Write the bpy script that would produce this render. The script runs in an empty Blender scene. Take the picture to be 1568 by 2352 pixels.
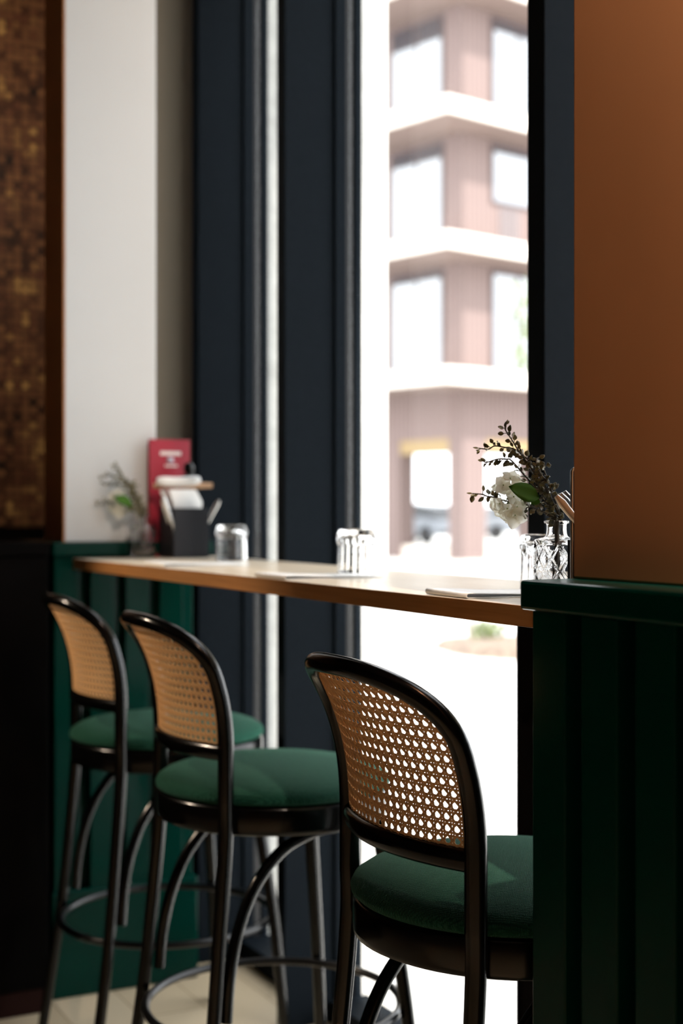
import bpy, math, random
from mathutils import Vector, Matrix

random.seed(11)
scene = bpy.context.scene
COL = scene.collection

# ---------------------------------------------------------------- camera, sky, lamps, exposure
YAW = math.radians(27.27)
S, K = math.sin(YAW), math.cos(YAW)
CAM_Z = 1.20
FPX, CX, HZ = 3266.7, 784.0, 1170.0      # focal length and horizon of the 1568 x 2352 frame

cam_data = bpy.data.cameras.new('camera')
cam = bpy.data.objects.new('camera', cam_data)
COL.objects.link(cam)
cam.location = (0, 0, CAM_Z)
cam.rotation_euler = (math.radians(90), 0, -YAW)
cam_data.sensor_fit = 'VERTICAL'
cam_data.sensor_height = 36
cam_data.lens = 50
cam_data.shift_y = -6 / 2352
cam_data.clip_start = 0.05
cam_data.clip_end = 400
cam_data.dof.use_dof = True
cam_data.dof.focus_distance = 1.78
cam_data.dof.aperture_fstop = 3.2
scene.camera = cam

scene.view_settings.view_transform = 'Standard'
scene.view_settings.look = 'None'
scene.view_settings.gamma = 1
scene.view_settings.exposure = 0.0

world = bpy.data.worlds.new('sky')
scene.world = world
world.use_nodes = True
wn = world.node_tree
bg = wn.nodes['Background']
bg.inputs['Color'].default_value = (0.93, 0.97, 1.0, 1)
bg.inputs['Strength'].default_value = 4.6

def lamp(name, kind, loc, energy, color, size=0.1, rot=None):
    d = bpy.data.lights.new(name, kind)
    d.energy = energy
    d.color = color
    if kind == 'SUN':
        d.angle = math.radians(1.2)
    elif kind == 'AREA':
        d.size = size
    else:
        d.shadow_soft_size = size
    o = bpy.data.objects.new(name, d)
    COL.objects.link(o)
    o.location = loc
    if rot is not None:
        o.rotation_euler = rot
    return o

sun_dir = Vector((0.08, -0.80, 0.95)).normalized()          # towards the sun
sun = lamp('sun', 'SUN', (6, -6, 12), 7.0, (1.0, 0.95, 0.88))
sun.rotation_euler = sun_dir.to_track_quat('Z', 'Y').to_euler()
lamp('warm_wall_lamp', 'POINT', (0.920, 0.82, 2.60), 265.0, (1.0, 0.80, 0.64), 0.015)
def spot(name, loc, target, energy, color, angle):
    o = lamp(name, 'SPOT', loc, energy, color, 0.05)
    o.data.spot_size = math.radians(angle)
    o.data.spot_blend = 0.6
    o.rotation_euler = (Vector(loc) - Vector(target)).to_track_quat('Z', 'Y').to_euler()
    return o
spot('ceiling_spot_over_stools', (-0.95, 3.72, 2.30), (0.95, 2.74, 0.88), 190, (1.0, 0.80, 0.60), 26)
spot('ceiling_spot_over_mosaic', (0.75, 3.9, 2.7), (1.38, 5.3, 2.0), 65, (1.0, 0.82, 0.64), 110)

# ---------------------------------------------------------------- helpers
def srgb(r, g, b):
    def f(v):
        v /= 255.0
        return v / 12.92 if v <= 0.04045 else ((v + 0.055) / 1.055) ** 2.4
    return (f(r), f(g), f(b), 1.0)

def P(px, py, d):
    """a point d metres in front of the lens, seen at (px, py)"""
    l = (px - CX) / FPX * d
    return Vector((d * S + l * K, d * K - l * S, CAM_Z - (py - HZ) / FPX * d))

def principled(name, color, rough=0.5, metal=0.0, spec=0.5, **kw):
    m = bpy.data.materials.new(name)
    m.use_nodes = True
    b = m.node_tree.nodes['Principled BSDF']
    b.inputs['Base Color'].default_value = color
    b.inputs['Roughness'].default_value = rough
    b.inputs['Metallic'].default_value = metal
    b.inputs['Specular IOR Level'].default_value = spec
    for k, v in kw.items():
        b.inputs[k.replace('_', ' ')].default_value = v
    return m

def nd(m, t, **props):
    n = m.node_tree.nodes.new(t)
    for k, v in props.items():
        setattr(n, k, v)
    return n

def lk(m, a, ao, b, bi):
    m.node_tree.links.new(a.outputs[ao], b.inputs[bi])

def bsdf(m):
    return m.node_tree.nodes['Principled BSDF']

def coords(m, scale, rot=(0, 0, 0), out='Object'):
    tc = nd(m, 'ShaderNodeTexCoord')
    mp = nd(m, 'ShaderNodeMapping')
    mp.inputs['Scale'].default_value = scale
    mp.inputs['Rotation'].default_value = rot
    lk(m, tc, out, mp, 'Vector')
    return mp

def ramp(m, src, out, stops):
    r = nd(m, 'ShaderNodeValToRGB')
    e = r.color_ramp.elements
    e[0].position, e[0].color = stops[0]
    e[1].position, e[1].color = stops[-1]
    for p, c in stops[1:-1]:
        x = e.new(p)
        x.color = c
    lk(m, src, out, r, 'Fac')
    return r

def bump(m, src, out, strength, dist=0.001):
    b = nd(m, 'ShaderNodeBump')
    b.inputs['Strength'].default_value = strength
    b.inputs['Distance'].default_value = dist
    lk(m, src, out, b, 'Height')
    lk(m, b, 'Normal', bsdf(m), 'Normal')
    return b

def speckle(m, c1, c2, scale, strength=0.0, dist=0.001, detail=3):
    mp = coords(m, (scale, scale, scale))
    n = nd(m, 'ShaderNodeTexNoise')
    n.inputs['Scale'].default_value = 1
    n.inputs['Detail'].default_value = detail
    lk(m, mp, 'Vector', n, 'Vector')
    r = ramp(m, n, 'Fac', [(0.3, c1), (0.7, c2)])
    lk(m, r, 'Color', bsdf(m), 'Base Color')
    if strength:
        bump(m, n, 'Fac', strength, dist)
    return m

class MB:
    """collects verts and faces for ONE mesh object"""
    def __init__(self):
        self.v, self.f, self.sm = [], [], []
    def add(self, vs, fs, smooth=False):
        o = len(self.v)
        self.v += [tuple(p) for p in vs]
        for f in fs:
            self.f.append(tuple(i + o for i in f))
            self.sm.append(smooth)
        return self
    def box(self, x0, x1, y0, y1, z0, z1, mat=None):
        vs = [Vector((x, y, z)) for x in (x0, x1) for y in (y0, y1) for z in (z0, z1)]
        if mat is not None:
            vs = [mat @ p for p in vs]
        return self.add(vs, [(0, 1, 3, 2), (4, 6, 7, 5), (0, 4, 5, 1), (2, 3, 7, 6), (0, 2, 6, 4), (1, 5, 7, 3)])
    def tube(self, pts, rad, n=12, cap=True, flat=1.0, up=None, closed=False):
        """swept tube; rad a number or list; flat scales the section along the binormal"""
        pts = [Vector(p) for p in pts]
        m = len(pts)
        if not isinstance(rad, (list, tuple)):
            rad = [rad] * m
        base = len(self.v)
        prev = None
        for i, p in enumerate(pts):
            if closed:
                t = pts[(i + 1) % m] - pts[i - 1]
            else:
                t = pts[min(i + 1, m - 1)] - pts[max(i - 1, 0)]
            t.normalize()
            if prev is None:
                a = Vector(up) if up is not None else (Vector((0, 0, 1)) if abs(t.z) < 0.9 else Vector((1, 0, 0)))
            else:
                a = prev
            nrm = (a - t * a.dot(t)).normalized()
            prev = nrm
            bi = t.cross(nrm)
            for k in range(n):
                ang = 2 * math.pi * k / n
                q = p + (nrm * math.cos(ang) + bi * math.sin(ang) * flat) * rad[i]
                self.v.append(tuple(q))
        segs = m if closed else m - 1
        for i in range(segs):
            j = (i + 1) % m
            for k in range(n):
                k2 = (k + 1) % n
                self.f.append((base + i * n + k, base + i * n + k2, base + j * n + k2, base + j * n + k))
                self.sm.append(True)
        if cap and not closed:
            self.cap([self.v[base + k] for k in reversed(range(n))])
            self.cap([self.v[base + (m - 1) * n + k] for k in range(n)])
        return self
    def cap(self, ring):
        o = len(self.v)
        self.v += ring
        self.f.append(tuple(range(o, o + len(ring)))); self.sm.append(False)
    def lathe(self, prof, n=48, center=(0, 0, 0), fn=None, smooth=True):
        """prof: list of (r, z); fn(r, z, ang) -> r"""
        cx, cy, cz = center
        base = len(self.v)
        for r, z in prof:
            for k in range(n):
                a = 2 * math.pi * k / n
                rr = fn(r, z, a) if fn else r
                self.v.append((cx + rr * math.cos(a), cy + rr * math.sin(a), cz + z))
        for i in range(len(prof) - 1):
            for k in range(n):
                k2 = (k + 1) % n
                self.f.append((base + i * n + k, base + i * n + k2, base + (i + 1) * n + k2, base + (i + 1) * n + k))
                self.sm.append(smooth)
        if prof[0][0] > 1e-6:
            self.f.append(tuple(base + k for k in reversed(range(n)))); self.sm.append(False)
        if prof[-1][0] > 1e-6:
            e = base + (len(prof) - 1) * n
            self.f.append(tuple(e + k for k in range(n))); self.sm.append(False)
        return self
    def build(self, name, mat, parent=None, bevel=0.0, seg=2, subsurf=0):
        me = bpy.data.meshes.new(name)
        me.from_pydata(self.v, [], self.f)
        me.polygons.foreach_set('use_smooth', self.sm)
        me.materials.append(mat)
        me.update()
        o = bpy.data.objects.new(name, me)
        COL.objects.link(o)
        if parent is not None:
            o.parent = parent
        if bevel:
            b = o.modifiers.new('bevel', 'BEVEL')
            b.width = bevel
            b.segments = seg
            b.limit_method = 'ANGLE'
        if subsurf:
            s = o.modifiers.new('subsurf', 'SUBSURF')
            s.levels = s.render_levels = subsurf
        return o

def tag(o, label=None, cat=None, group=None, kind=None):
    if label: o['label'] = label
    if cat: o['category'] = cat
    if group: o['group'] = group
    if kind: o['kind'] = kind
    return o

def thing(name, label, cat, loc=(0, 0, 0), rz=0.0, group=None):
    o = bpy.data.objects.new(name, None)
    o.empty_display_size = 0.05
    COL.objects.link(o)
    o.location = loc
    o.rotation_euler = (0, 0, rz)
    return tag(o, label, cat, group)

def dup(root, delta=None, loc=None, label=None, rz=None):
    r = root.copy()
    COL.objects.link(r)
    if loc is not None: r.location = loc
    if delta is not None: r.location = Vector(root.location) + Vector(delta)
    if rz is not None: r.rotation_euler = (0, 0, rz)
    if label: r['label'] = label
    for ch in [o for o in bpy.data.objects if o.parent == root]:
        c = ch.copy()
        COL.objects.link(c)
        c.parent = r
        for g in [o for o in bpy.data.objects if o.parent == ch]:
            d = g.copy()
            COL.objects.link(d)
            d.parent = c
    return r

def struct(name, mb, mat, bevel=0.0, parent=None, label=None):
    o = mb.build(name, mat, parent, bevel)
    if parent is None:
        o['kind'] = 'structure'
        if label: o['label'] = label
    return o

def smooth_path(ctrl, n=8):
    """Catmull-Rom through the control points"""
    c = [Vector(p) for p in ctrl]
    out = []
    for i in range(len(c) - 1):
        p0, p1, p2, p3 = c[max(i - 1, 0)], c[i], c[i + 1], c[min(i + 2, len(c) - 1)]
        for k in range(n):
            t = k / n
            out.append(0.5 * ((2 * p1) + (p2 - p0) * t + (2 * p0 - 5 * p1 + 4 * p2 - p3) * t * t + (3 * p1 - p0 - 3 * p2 + p3) * t ** 3))
    out.append(c[-1])
    return out

# ---------------------------------------------------------------- materials
M = {}
M['lacquer'] = principled('black_lacquer', srgb(5, 5, 5), 0.18, spec=0.34)
M['black_metal'] = principled('black_metal', srgb(18, 18, 20), 0.28, metal=0.3)
M['navy'] = speckle(principled('navy_frame_paint', srgb(20, 25, 30), 0.6, spec=0.03), srgb(19, 24, 29), srgb(21, 26, 31), 60)
M['rubber'] = principled('dark_gasket', srgb(14, 14, 15), 0.6)
M['green_paint'] = speckle(principled('green_paint', srgb(0, 47, 39), 0.26, spec=0.12), srgb(0, 46, 38), srgb(0, 48, 40), 12)
M['white_wall'] = speckle(principled('white_plaster', srgb(226, 224, 216), 0.85, spec=0.2), srgb(208, 211, 212), srgb(211, 214, 215), 3, 0.0)
M['tan_wall'] = speckle(principled('terracotta_plaster', srgb(178, 120, 78), 0.8, spec=0.2), srgb(176, 118, 76), srgb(180, 122, 80), 5, 0.0)
M['stone'] = speckle(principled('pale_stone', srgb(226, 224, 218), 0.8, spec=0.2), srgb(214, 212, 206), srgb(232, 230, 225), 28, 0.1, 0.001, 6)
M['shaded_stone'] = speckle(principled('pale_stone_shaded', srgb(160, 160, 156), 0.85, spec=0.2), srgb(166, 166, 162), srgb(186, 186, 182), 22, 0.2, 0.002, 6)  # copy of the pale stone with the shade at the far fin painted in
M['dark_wood'] = speckle(principled('black_stained_wood', srgb(5, 5, 5), 0.7, spec=0.02), srgb(7, 6, 5), srgb(10, 8, 7), 15)
M['kick'] = principled('dark_red_brown_wood', srgb(36, 15, 11), 0.7, spec=0.1)
M['wall_shade'] = principled('shaded_plaster', srgb(92, 84, 72), 0.85, spec=0.2)  # shading of the wall beside the fin, put into a darker plaster colour
M['ceiling'] = principled('dark_ceiling', srgb(48, 44, 42), 0.9)
M['room_wall'] = principled('dark_room_wall', srgb(30, 24, 21), 0.85)
M['steel'] = principled('polished_steel', srgb(215, 214, 210), 0.3, metal=1.0)
M['paper'] = principled('white_paper', srgb(248, 248, 246), 0.35, spec=0.5)
M['beige_wood'] = principled('pale_wood', srgb(206, 164, 128), 0.55)
M['menu_red'] = principled('burgundy_card', srgb(160, 28, 50), 0.45)
M['print_white'] = principled('white_print', srgb(240, 232, 228), 0.6)
M['print_grey'] = principled('grey_print', srgb(176, 176, 188), 0.6)
M['holder'] = principled('black_holder', srgb(38, 40, 46), 0.5, spec=0.3)

def wood(name, c1, c2, rough, sc):
    m = principled(name, c1, rough, spec=0.4)
    mp = coords(m, sc)
    n = nd(m, 'ShaderNodeTexNoise')
    n.inputs['Scale'].default_value = 1.0
    n.inputs['Detail'].default_value = 6
    n.inputs['Distortion'].default_value = 0.4
    lk(m, mp, 'Vector', n, 'Vector')
    r = ramp(m, n, 'Fac', [(0.25, c1), (0.75, c2)])
    lk(m, r, 'Color', bsdf(m), 'Base Color')
    bump(m, n, 'Fac', 0.15, 0.0005)
    return m
M['oak'] = wood('lit_oak_top', srgb(214, 198, 174), srgb(228, 215, 194), 0.28, (90, 5, 160))  # sky reflection on the table top put into a paler oak colour
M['oak_edge'] = wood('oak_edge', srgb(146, 98, 52), srgb(170, 120, 70), 0.5, (90, 5, 160))

def floor_mat():
    m = principled('pale_oak_floor', srgb(190, 165, 130), 0.45, spec=0.3)
    mp = coords(m, (1, 1, 1), (0, 0, math.radians(90)))
    b = nd(m, 'ShaderNodeTexBrick')
    b.inputs['Color1'].default_value = srgb(206, 189, 160)
    b.inputs['Color2'].default_value = srgb(194, 175, 145)
    b.inputs['Mortar'].default_value = srgb(150, 128, 98)
    b.inputs['Scale'].default_value = 1
    b.inputs['Brick Width'].default_value = 1.6
    b.inputs['Row Height'].default_value = 0.16
    b.inputs['Mortar Size'].default_value = 0.002
    lk(m, mp, 'Vector', b, 'Vector')
    lk(m, b, 'Color', bsdf(m), 'Base Color')
    return m
M['floor'] = floor_mat()

def mosaic_mat():
    m = principled('gold_brown_mosaic', srgb(70, 45, 30), 0.35, spec=0.5)
    tc = nd(m, 'ShaderNodeTexCoord')
    mp = nd(m, 'ShaderNodeMapping')
    mp.inputs['Rotation'].default_value = (math.radians(90), 0, 0)
    lk(m, tc, 'Object', mp, 'Vector')
    b = nd(m, 'ShaderNodeTexBrick')
    b.offset = 0.0
    b.inputs['Scale'].default_value = 1
    b.inputs['Brick Width'].default_value = 0.030
    b.inputs['Row Height'].default_value = 0.030
    b.inputs['Mortar Size'].default_value = 0.0028
    b.inputs['Color1'].default_value = (0, 0, 0, 1)
    b.inputs['Color2'].default_value = (1, 1, 1, 1)
    b.inputs['Mortar'].default_value = (0.5, 0.5, 0.5, 1)
    lk(m, mp, 'Vector', b, 'Vector')
    # colour drifts slowly over the wall so that warm and dark tiles clump
    n = nd(m, 'ShaderNodeTexNoise')
    n.inputs['Scale'].default_value = 6.5
    n.inputs['Detail'].default_value = 2
    lk(m, mp, 'Vector', n, 'Vector')
    mx = nd(m, 'ShaderNodeMath', operation='MULTIPLY_ADD')
    mx.inputs[1].default_value = 0.34
    lk(m, b, 'Color', mx, 0)
    lk(m, n, 'Fac', mx, 2)
    r = ramp(m, mx, 'Value', [(0.38, srgb(34, 21, 15)), (0.55, srgb(84, 52, 34)), (0.68, srgb(126, 88, 58)),
                              (0.78, srgb(88, 50, 36)), (0.92, srgb(172, 134, 82))])
    mm = nd(m, 'ShaderNodeMixRGB')
    mm.inputs['Color2'].default_value = srgb(22, 14, 11)
    lk(m, b, 'Fac', mm, 'Fac')
    lk(m, r, 'Color', mm, 'Color1')
    lk(m, mm, 'Color', bsdf(m), 'Base Color')
    return m
M['mosaic'] = mosaic_mat()

def fabric_mat():
    m = principled('green_woven_fabric', srgb(28, 96, 76), 0.9, spec=0.15)
    b = bsdf(m)
    b.inputs['Sheen Weight'].default_value = 0.22
    b.inputs['Sheen Roughness'].default_value = 0.5
    b.inputs['Sheen Tint'].default_value = srgb(150, 205, 185)
    mp = coords(m, (1, 1, 1), (0, 0, math.radians(38)))
    w1 = nd(m, 'ShaderNodeTexWave', wave_type='BANDS', bands_direction='X')
    w2 = nd(m, 'ShaderNodeTexWave', wave_type='BANDS', bands_direction='Y')
    for w, sc in ((w1, 150), (w2, 110)):
        w.inputs['Scale'].default_value = sc
        w.inputs['Distortion'].default_value = 3.5
        w.inputs['Detail'].default_value = 1
        w.inputs['Detail Scale'].default_value = 2
        lk(m, mp, 'Vector', w, 'Vector')
    mx = nd(m, 'ShaderNodeMath', operation='MULTIPLY')
    lk(m, w1, 'Fac', mx, 0)
    lk(m, w2, 'Fac', mx, 1)
    r = ramp(m, mx, 'Value', [(0.0, srgb(10, 58, 44)), (0.9, srgb(30, 98, 78))])
    lk(m, r, 'Color', b, 'Base Color')
    bump(m, mx, 'Value', 1.0, 0.0016)
    return m
M['fabric'] = fabric_mat()

M['cane'] = principled('honey_cane', srgb(216, 172, 120), 0.5, spec=0.4)

def glass_pane_mat():
    m = bpy.data.materials.new('window_glass')
    m.use_nodes = True
    nt = m.node_tree
    nt.nodes.remove(nt.nodes['Principled BSDF'])
    out = nt.nodes['Material Output']
    t = nd(m, 'ShaderNodeBsdfTransparent')
    g = nd(m, 'ShaderNodeBsdfGlossy')
    g.inputs['Roughness'].default_value = 0.02
    df = nd(m, 'ShaderNodeBsdfDiffuse')
    df.inputs['Color'].default_value = (0.9, 0.9, 0.9, 1)
    lw = nd(m, 'ShaderNodeLayerWeight')
    lw.inputs['Blend'].default_value = 0.5
    pw = nd(m, 'ShaderNodeMath', operation='POWER')
    pw.inputs[1].default_value = 5.0
    lk(m, lw, 'Facing', pw, 0)
    fr = nd(m, 'ShaderNodeMath', operation='MULTIPLY_ADD')
    fr.inputs[1].default_value = 0.6
    fr.inputs[2].default_value = 0.03
    lk(m, pw, 'Value', fr, 0)
    mx = nd(m, 'ShaderNodeMixShader')
    lk(m, fr, 'Value', mx, 0); lk(m, t, 'BSDF', mx, 1); lk(m, g, 'BSDF', mx, 2)
    mp = coords(m, (9, 9, 0.7))
    n = nd(m, 'ShaderNodeTexNoise')
    n.inputs['Scale'].default_value = 1
    n.inputs['Detail'].default_value = 5
    lk(m, mp, 'Vector', n, 'Vector')
    r = ramp(m, n, 'Fac', [(0.5, (0.0, 0.0, 0.0, 1)), (0.8, (0.02, 0.02, 0.02, 1))])
    m2 = nd(m, 'ShaderNodeMixShader')
    lk(m, r, 'Color', m2, 0); lk(m, mx, 'Shader', m2, 1); lk(m, df, 'BSDF', m2, 2)
    lk(m, m2, 'Shader', out, 'Surface')
    return m
M['pane'] = glass_pane_mat()
M['glass'] = principled('clear_glass', (1, 1, 1, 1), 0.01, Transmission_Weight=1.0, IOR=1.46)

# ---------------------------------------------------------------- setting: room shell
Y_PIER, X_FACE = 3.42, 0.997
GX = 1.556                      # glass plane
struct('floor', MB().box(-3.0, 1.66, -2.5, 6.6, -0.05, 0.0), M['floor'])
struct('ceiling', MB().box(-3.0, 1.66, -2.5, 6.6, 3.60, 3.70), M['ceiling'])
struct('wall_left', MB().box(-3.1, -3.0, -2.5, 6.6, 0, 3.60), M['room_wall'])
struct('wall_near', MB().box(-3.1, 1.66, -2.6, -2.5, 0, 3.60), M['room_wall'])
struct('wall_far', MB().box(-3.1, 1.66, 5.3, 5.4, 0, 3.60), M['mosaic'])
# dark dado of the far wall under the mosaic
struct('trim_1', MB().box(-3.0, 1.50, 5.24, 5.3, 0, 1.135), M['dark_wood'])

def battens(mb, axis, a0, a1, face, z0, z1, period=0.0911, width=0.062, depth=0.030, first=0.0):
    """raised vertical boards; axis 'x': boards on a -Y face, 'y': boards on a -X face"""
    a = a0 + first
    while a < a1 - 0.01:
        b = min(a + width, a1)
        if axis == 'x':
            mb.box(a, b, face - depth, face + 0.004, z0, z1)
        else:
            mb.box(face - depth, face + 0.004, a, b, z0, z1)
        a += period

# far pier: green boarded lower part, ledge, white / terracotta upper part
PX1 = 1.345
pier = MB().box(1.000, PX1, 3.450, 3.75, 0, 1.085)
battens(pier, 'x', 0.972, PX1, 3.450, 0.26, 1.085)
battens(pier, 'y', 3.425, 3.75, 1.000, 0.26, 1.085)
struct('wall_far_pier', pier, M['green_paint'], 0.002)
struct('baseboard_far_pier', MB().box(0.962, PX1, 3.408, 3.75, 0, 0.262), M['green_paint'], 0.006)
struct('trim_2', MB().box(0.964, 1.384, 3.405, 3.75, 1.0855, 1.1195), M['green_paint'], 0.004)
upper = MB()
upper.box(X_FACE + 0.004, 1.238, 3.43, 3.60, 1.1195, 3.60)
struct('wall_far_pilaster', upper, M['white_wall'], 0.002)
struct('wall_far_pilaster_side', MB().box(X_FACE, X_FACE + 0.004, 3.43, 3.60, 1.1195, 3.60), M['tan_wall'])
struct('wall_far_recess', MB().box(1.238, 1.384, 3.556, 3.60, 1.1195, 3.60), M['wall_shade'])
# solid wall from the pier on to the far corner
struct('wall_right', MB().box(1.50, 1.66, 3.60, 5.3, 0, 3.60), M['room_wall'])

# near pier
npier = MB().box(0.966, 1.58, -1.6, 1.315, 0, 1.085)
y = 1.343
while y > -1.5:
    npier.box(0.937, 0.970, y - 0.062, y, 0.0, 1.085)
    y -= 0.0911
xx = 0.966
while xx < 1.52:
    npier.box(xx, xx + 0.062, 1.311, 1.343, 0.0, 1.085)
    xx += 0.0911
struct('wall_near_pier', npier, M['green_paint'], 0.002)
struct('trim_3', MB().box(0.926, 1.58, -1.6, 1.353, 1.0855, 1.1195), M['green_paint'], 0.004)
struct('wall_near_pilaster', MB().box(X_FACE, 1.60, -1.6, 1.347, 1.1195, 3.60), M['tan_wall'], 0.003)

# window: three deep navy fins with stepped outer profile, pale stone reveals outside
def fin(n, y0, y1):
    f = MB()
    f.box(1.385, 1.512, y0, y1, 0.0, 3.60)
    f.box(1.512, 1.530, y0 - 0.008, y1 + 0.008, 0.0, 3.60)
    f.box(1.530, 1.545, y0, y1, 0.0, 3.60)
    f.box(1.566, 1.584, y0 - 0.006, y1 + 0.006, 0.0, 3.60)
    o = struct('window_%d' % n, f, M['navy'], 0.0015)
    MB().box(1.545, 1.566, y0 + 0.004, y1 - 0.004, 0.0, 3.60).build('gasket', M['rubber'], o)
    return o
fa = fin(1, 3.51, 3.555)
fb = fin(2, 2.972, 3.017)
fc = fin(3, 1.95, 2.0)
struct('trim_4', MB().box(1.584, 1.70, 3.513, 3.60, -0.05, 3.9), M['shaded_stone'])
struct('trim_5', MB().box(1.584, 1.658, 2.975, 3.02, -0.05, 3.9), M['stone'])
struct('trim_6', MB().box(1.584, 1.658, 1.955, 2.0, -0.05, 3.9), M['stone'])
struct('window_4', MB().box(GX - 0.004, GX + 0.004, 3.017, 3.51, 0.05, 3.60), M['pane'])
struct('window_5', MB().box(GX - 0.004, GX + 0.004, 2.0, 2.972, 0.05, 3.60), M['pane'])
struct('window_6', MB().box(GX - 0.004, GX + 0.004, 1.347, 1.95, 0.05, 3.60), M['pane'])
struct('trim_7', MB().box(1.50, 1.60, 3.017, 3.51, 0, 0.05).box(1.50, 1.60, 2.0, 2.972, 0, 0.05).box(1.50, 1.60, 1.347, 1.95, 0, 0.05), M['navy'], 0.002)
struct('wall_facade', MB().box(1.40, 1.66, 1.347, 3.60, 2.72, 3.60).box(1.40, 1.66, -1.6, 5.4, 3.70, 7.6), M['stone'])
struct('wall_facade_near', MB().box(1.58, 1.66, -2.6, 1.34, 0, 3.70), M['stone'])

struct('light_blocker', MB().box(0.78, 0.9281, 0.874, 0.884, 2.2, 2.85), M['rubber'], label='added unseen shield blocking the wall lamp from the near stool')  # added out of view to keep the wall lamp's light off the near stool

# ---------------------------------------------------------------- black counter left of the far pier
cn = thing('bar_counter', 'black counter with a dark red-brown kickplate left of the green pier', 'counter', (0.4, 3.52, 0))
MB().box(-1.2, 0.532, -0.19, 0.22, 0.06, 1.09).build('body', M['dark_wood'], cn, 0.004)
MB().box(-1.22, 0.532, -0.20, 0.23, 1.09, 1.122).build('countertop', M['dark_wood'], cn, 0.004)
MB().box(-1.2, 0.530, -0.18, 0.21, 0.0, 0.06).build('kickplate', M['kick'], cn, 0.002)['label'] = 'dark red-brown kickplate'

# ---------------------------------------------------------------- wall table
TZ = 1.08
tb = thing('wall_table', 'narrow oak bar table along the window between the two green piers', 'table', (1.2, 2.37, 0))
MB().box(1.0138 - 1.2, 1.383 - 1.2, 1.346 - 2.37, 3.400 - 2.37, TZ - 0.0262, TZ).build('tabletop', M['oak'], tb, 0.0006)
MB().box(1.012 - 1.2, 1.0138 - 1.2, 1.346 - 2.37, 3.400 - 2.37, TZ - 0.0262, TZ).build('front_edge', M['oak_edge'], tb, 0.0006)['label'] = 'orange-brown oak front edge'  # separate strip so the unlit edge stays darker than the paler top
MB().box(1.325 - 1.2, 1.383 - 1.2, 1.84 - 2.37, 1.945 - 2.37, 0.0, TZ - 0.0262).build('support_panel', M['dark_wood'], tb, 0.002)['label'] = 'black support panel'

# ---------------------------------------------------------------- bar stools
PYH = 0.161                    # half distance of the back posts
def lean(z):
    t = max(0.0, (z - 0.78) / 0.225)
    return 0.067 * t ** 2.4
def back_x(y, z):
    return -0.163 - 0.040 * max(0.0, 1 - (y / PYH) ** 2) * min(1.0, max(0.0, (z - 0.72) / 0.06)) - lean(z)

def arch_outline(n=40, ztop=1.007, rz=0.098, ry=0.098, pw=2.6):
    """(y, z) centre line of the bent back frame, right side to left side"""
    pts = []
    zc = ztop - rz
    for z in [0.70, 0.72, 0.74, 0.76, 0.78, 0.80, 0.82, 0.84, 0.86, 0.88]:
        if z < zc: pts.append((-PYH, z))
    for i in range(n + 1):
        a = math.pi - math.pi * i / n
        # superellipse arch
        cy, sy = math.cos(a), math.sin(a)
        yy = PYH * math.copysign(abs(cy) ** (2 / pw), cy)
        zz = zc + rz * abs(sy) ** (2 / pw)
        pts.append((yy, zz))
    for z in [0.88, 0.86, 0.84, 0.82, 0.80, 0.78, 0.76, 0.74, 0.72, 0.70]:
        if z < zc: pts.append((PYH, z))
    return pts
OUT = arch_outline()

def inside(y, z, m=0.010):
    """inside the frame opening (clipping of the cane)"""
    ztop, rz, pw = 1.007, 0.098, 2.6
    zc = ztop - rz
    if z < 0.790: return False
    w = PYH - m
    if abs(y) > w: return False
    if z <= zc: return True
    return (abs(y) / w) ** pw + ((z - zc) / (rz - m)) ** pw <= 1.0

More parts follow.
